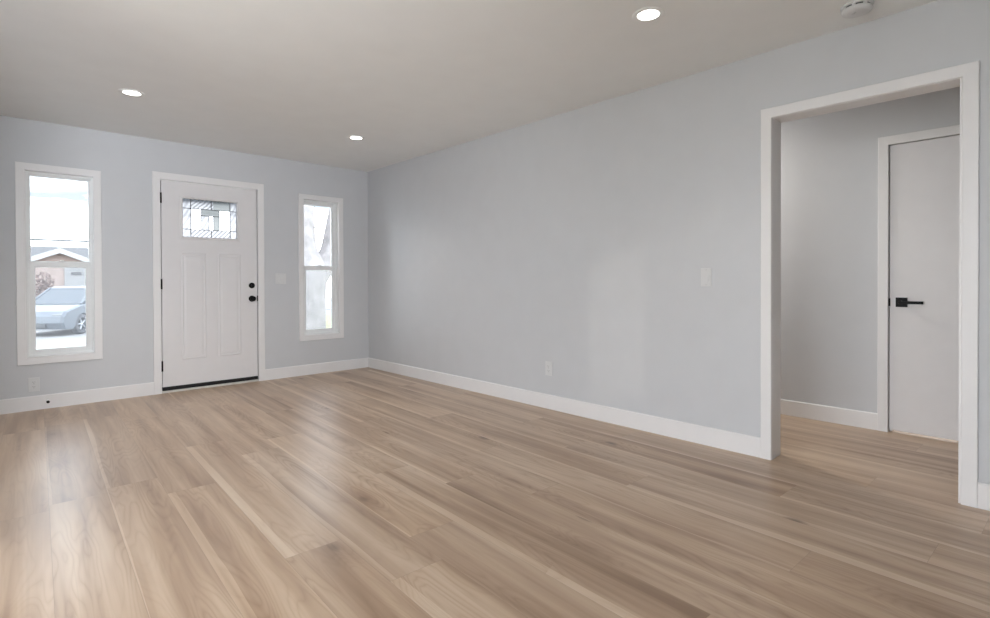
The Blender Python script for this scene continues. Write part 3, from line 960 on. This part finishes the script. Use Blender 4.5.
for xx in (1.38, -1.42):
    for sgn in (-1, 1):
        t = cb()
        t.lathe([(0.20, -0.10), (0.29, -0.105), (0.325, -0.08), (0.33, 0.0), (0.325, 0.08), (0.29, 0.105), (0.20, 0.10)], 'y', Vector((xx, sgn * 0.79, 0.33)), 36)
        wh = cbuild(t, 'wheel', M['tyre'], smooth=True)
        t = cb()
        t.lathe([(0.205, -0.09), (0.205, 0.09)], 'y', Vector((xx, sgn * 0.79, 0.33)), 36)
        t.lathe([(0, 0.085), (0.05, 0.09), (0.06, 0.07)], Vector((0, sgn, 0)), Vector((xx, sgn * 0.79, 0.33)), 20)
        for k in range(5):
            a = 2 * PI * k / 5
            t.cyl((xx, sgn * 0.865, 0.33), (xx + 0.2 * math.cos(a), sgn * 0.855, 0.33 + 0.2 * math.sin(a)), 0.03, 0.022, 8)
        cbuild(t, 'rim', M['rim'], wh)

# ------------------------------------------------------------------ tree outside the narrow window
tr = empty('tree', (0.85, 4.0, -0.55))
tag(tr, 'thick pale forked tree trunk outside the narrow window', 'tree')
def limb(name, path, seed):
    """tapering round limb through (x, y, z, radius) points, with bark ridges"""
    rg = random.Random(seed)
    ph = [rg.uniform(0, 6.28) for _ in range(6)]
    pts = []
    for k in range(len(path) - 1):                 # Catmull-Rom through the points
        P = [Vector(path[max(0, min(len(path) - 1, k + d))]) for d in (-1, 0, 1, 2)]
        for q in range(8):
            t_ = q / 8
            pts.append(0.5 * (2 * P[1] + (P[2] - P[0]) * t_ + (2 * P[0] - 5 * P[1] + 4 * P[2] - P[3]) * t_ ** 2 + (3 * P[1] - P[0] - 3 * P[2] + P[3]) * t_ ** 3))
    pts.append(Vector(path[-1]))
    p = MB()
    n = 40
    loops = []
    for i, c in enumerate(pts):
        a, b_ = pts[max(0, i - 1)], pts[min(len(pts) - 1, i + 1)]
        d = Vector((b_[0] - a[0], b_[1] - a[1], b_[2] - a[2])).normalized()
        e1 = Vector((0, 1, 0)).cross(d).normalized()
        e2 = d.cross(e1)
        lp = []
        for k in range(n):
            th = 2 * PI * k / n
            rr = c[3] * (1 + 0.03 * math.sin(7 * th + ph[0] + c[2] * 2.1) + 0.025 * math.sin(13 * th + ph[1] - c[2] * 3) + 0.02 * math.sin(3 * th + ph[2] + c[2]))
            lp.append(p.bm.verts.new(Vector((c[0], c[1], c[2])) + rr * (math.cos(th) * e1 + math.sin(th) * e2)))
        loops.append(lp)
    for A, B in zip(loops, loops[1:]):
        for k in range(n):
            p.bm.faces.new((A[k], A[(k + 1) % n], B[(k + 1) % n], B[k]))
    p.bm.faces.new(loops[0]); p.bm.faces.new(loops[-1][::-1])
    return p.build(name, M['bark'], tr, smooth=True)
limb('trunk', [(0.82, 4.0, -0.62, 0.58), (0.84, 4.0, 0.0, 0.47), (0.86, 4.0, 0.7, 0.43), (0.86, 4.0, 1.25, 0.44), (0.79, 4.0, 1.62, 0.35), (0.74, 4.0, 2.0, 0.325), (0.71, 4.0, 2.6, 0.32), (0.55, 4.05, 3.6, 0.27), (0.2, 4.1, 5.6, 0.12)], 2)
limb('limb', [(0.95, 4.0, 0.75, 0.2), (1.10, 4.0, 1.12, 0.24), (1.33, 4.0, 1.46, 0.21), (1.47, 4.0, 1.75, 0.2), (1.66, 4.0, 2.55, 0.2), (1.95, 4.0, 3.7, 0.17), (2.5, 4.1, 5.6, 0.09)], 4)
leaf_ball('crown', M['leaf'], (1.2, 4.3, 6.4), 2.3, 2600, 0.26, tr, seed=11, squash=(1.3, 1, 0.6))
# hanging twig of leaves in the fork
rg = random.Random(5)
p = MB()
for (x, z) in ((1.09, 2.42), (1.13, 2.36), (1.15, 2.30), (1.10, 2.27), (1.17, 2.24), (1.13, 2.19), (1.18, 2.15), (1.09, 2.12), (1.13, 2.07), (1.16, 2.02), (1.10, 2.00), (1.14, 1.95), (1.18, 1.93), (1.11, 1.91)):
    q = Vector((x + rg.uniform(-.01, .01), 4.0 + rg.uniform(-.1, .1), z))
    a = Vector((rg.uniform(-1, 1), rg.uniform(-.4, .4), rg.uniform(-1, .3))).normalized() * 0.055
    n_ = Vector((0, 1, 0)).cross(a).normalized() * 0.017
    p.quad(q - a * .5, q + n_, q + a * .5, q - n_)
tag(p.build('leaf_spray', M['leaf'], tr), kind='stuff')
p = MB()
tw = [(1.20, 4.1, 4.2), (1.14, 4.05, 3.2), (1.12, 4.0, 2.5), (1.135, 4.0, 2.1), (1.13, 4.0, 1.92)]
for a, b_ in zip(tw, tw[1:]):
    p.cyl(a, b_, 0.005, n=6)
p.build('twig', M['bark'], tr)

# hedge beyond the lawn
hg = empty('hedge', (8.6, 15.0, -0.62))
tag(hg, 'pale green shrub beyond the lawn behind the tree', 'shrub')
leaf_ball('foliage', M['hedge'], (8.6, 15.0, 0.4), 1.25, 1500, 0.24, hg, seed=21, squash=(1.4, 0.8, 0.9))
MB().cyl((8.6, 15.0, -0.62), (8.6, 15.0, 0.4), 0.08, 0.05).build('stem', M['bark'], hg)
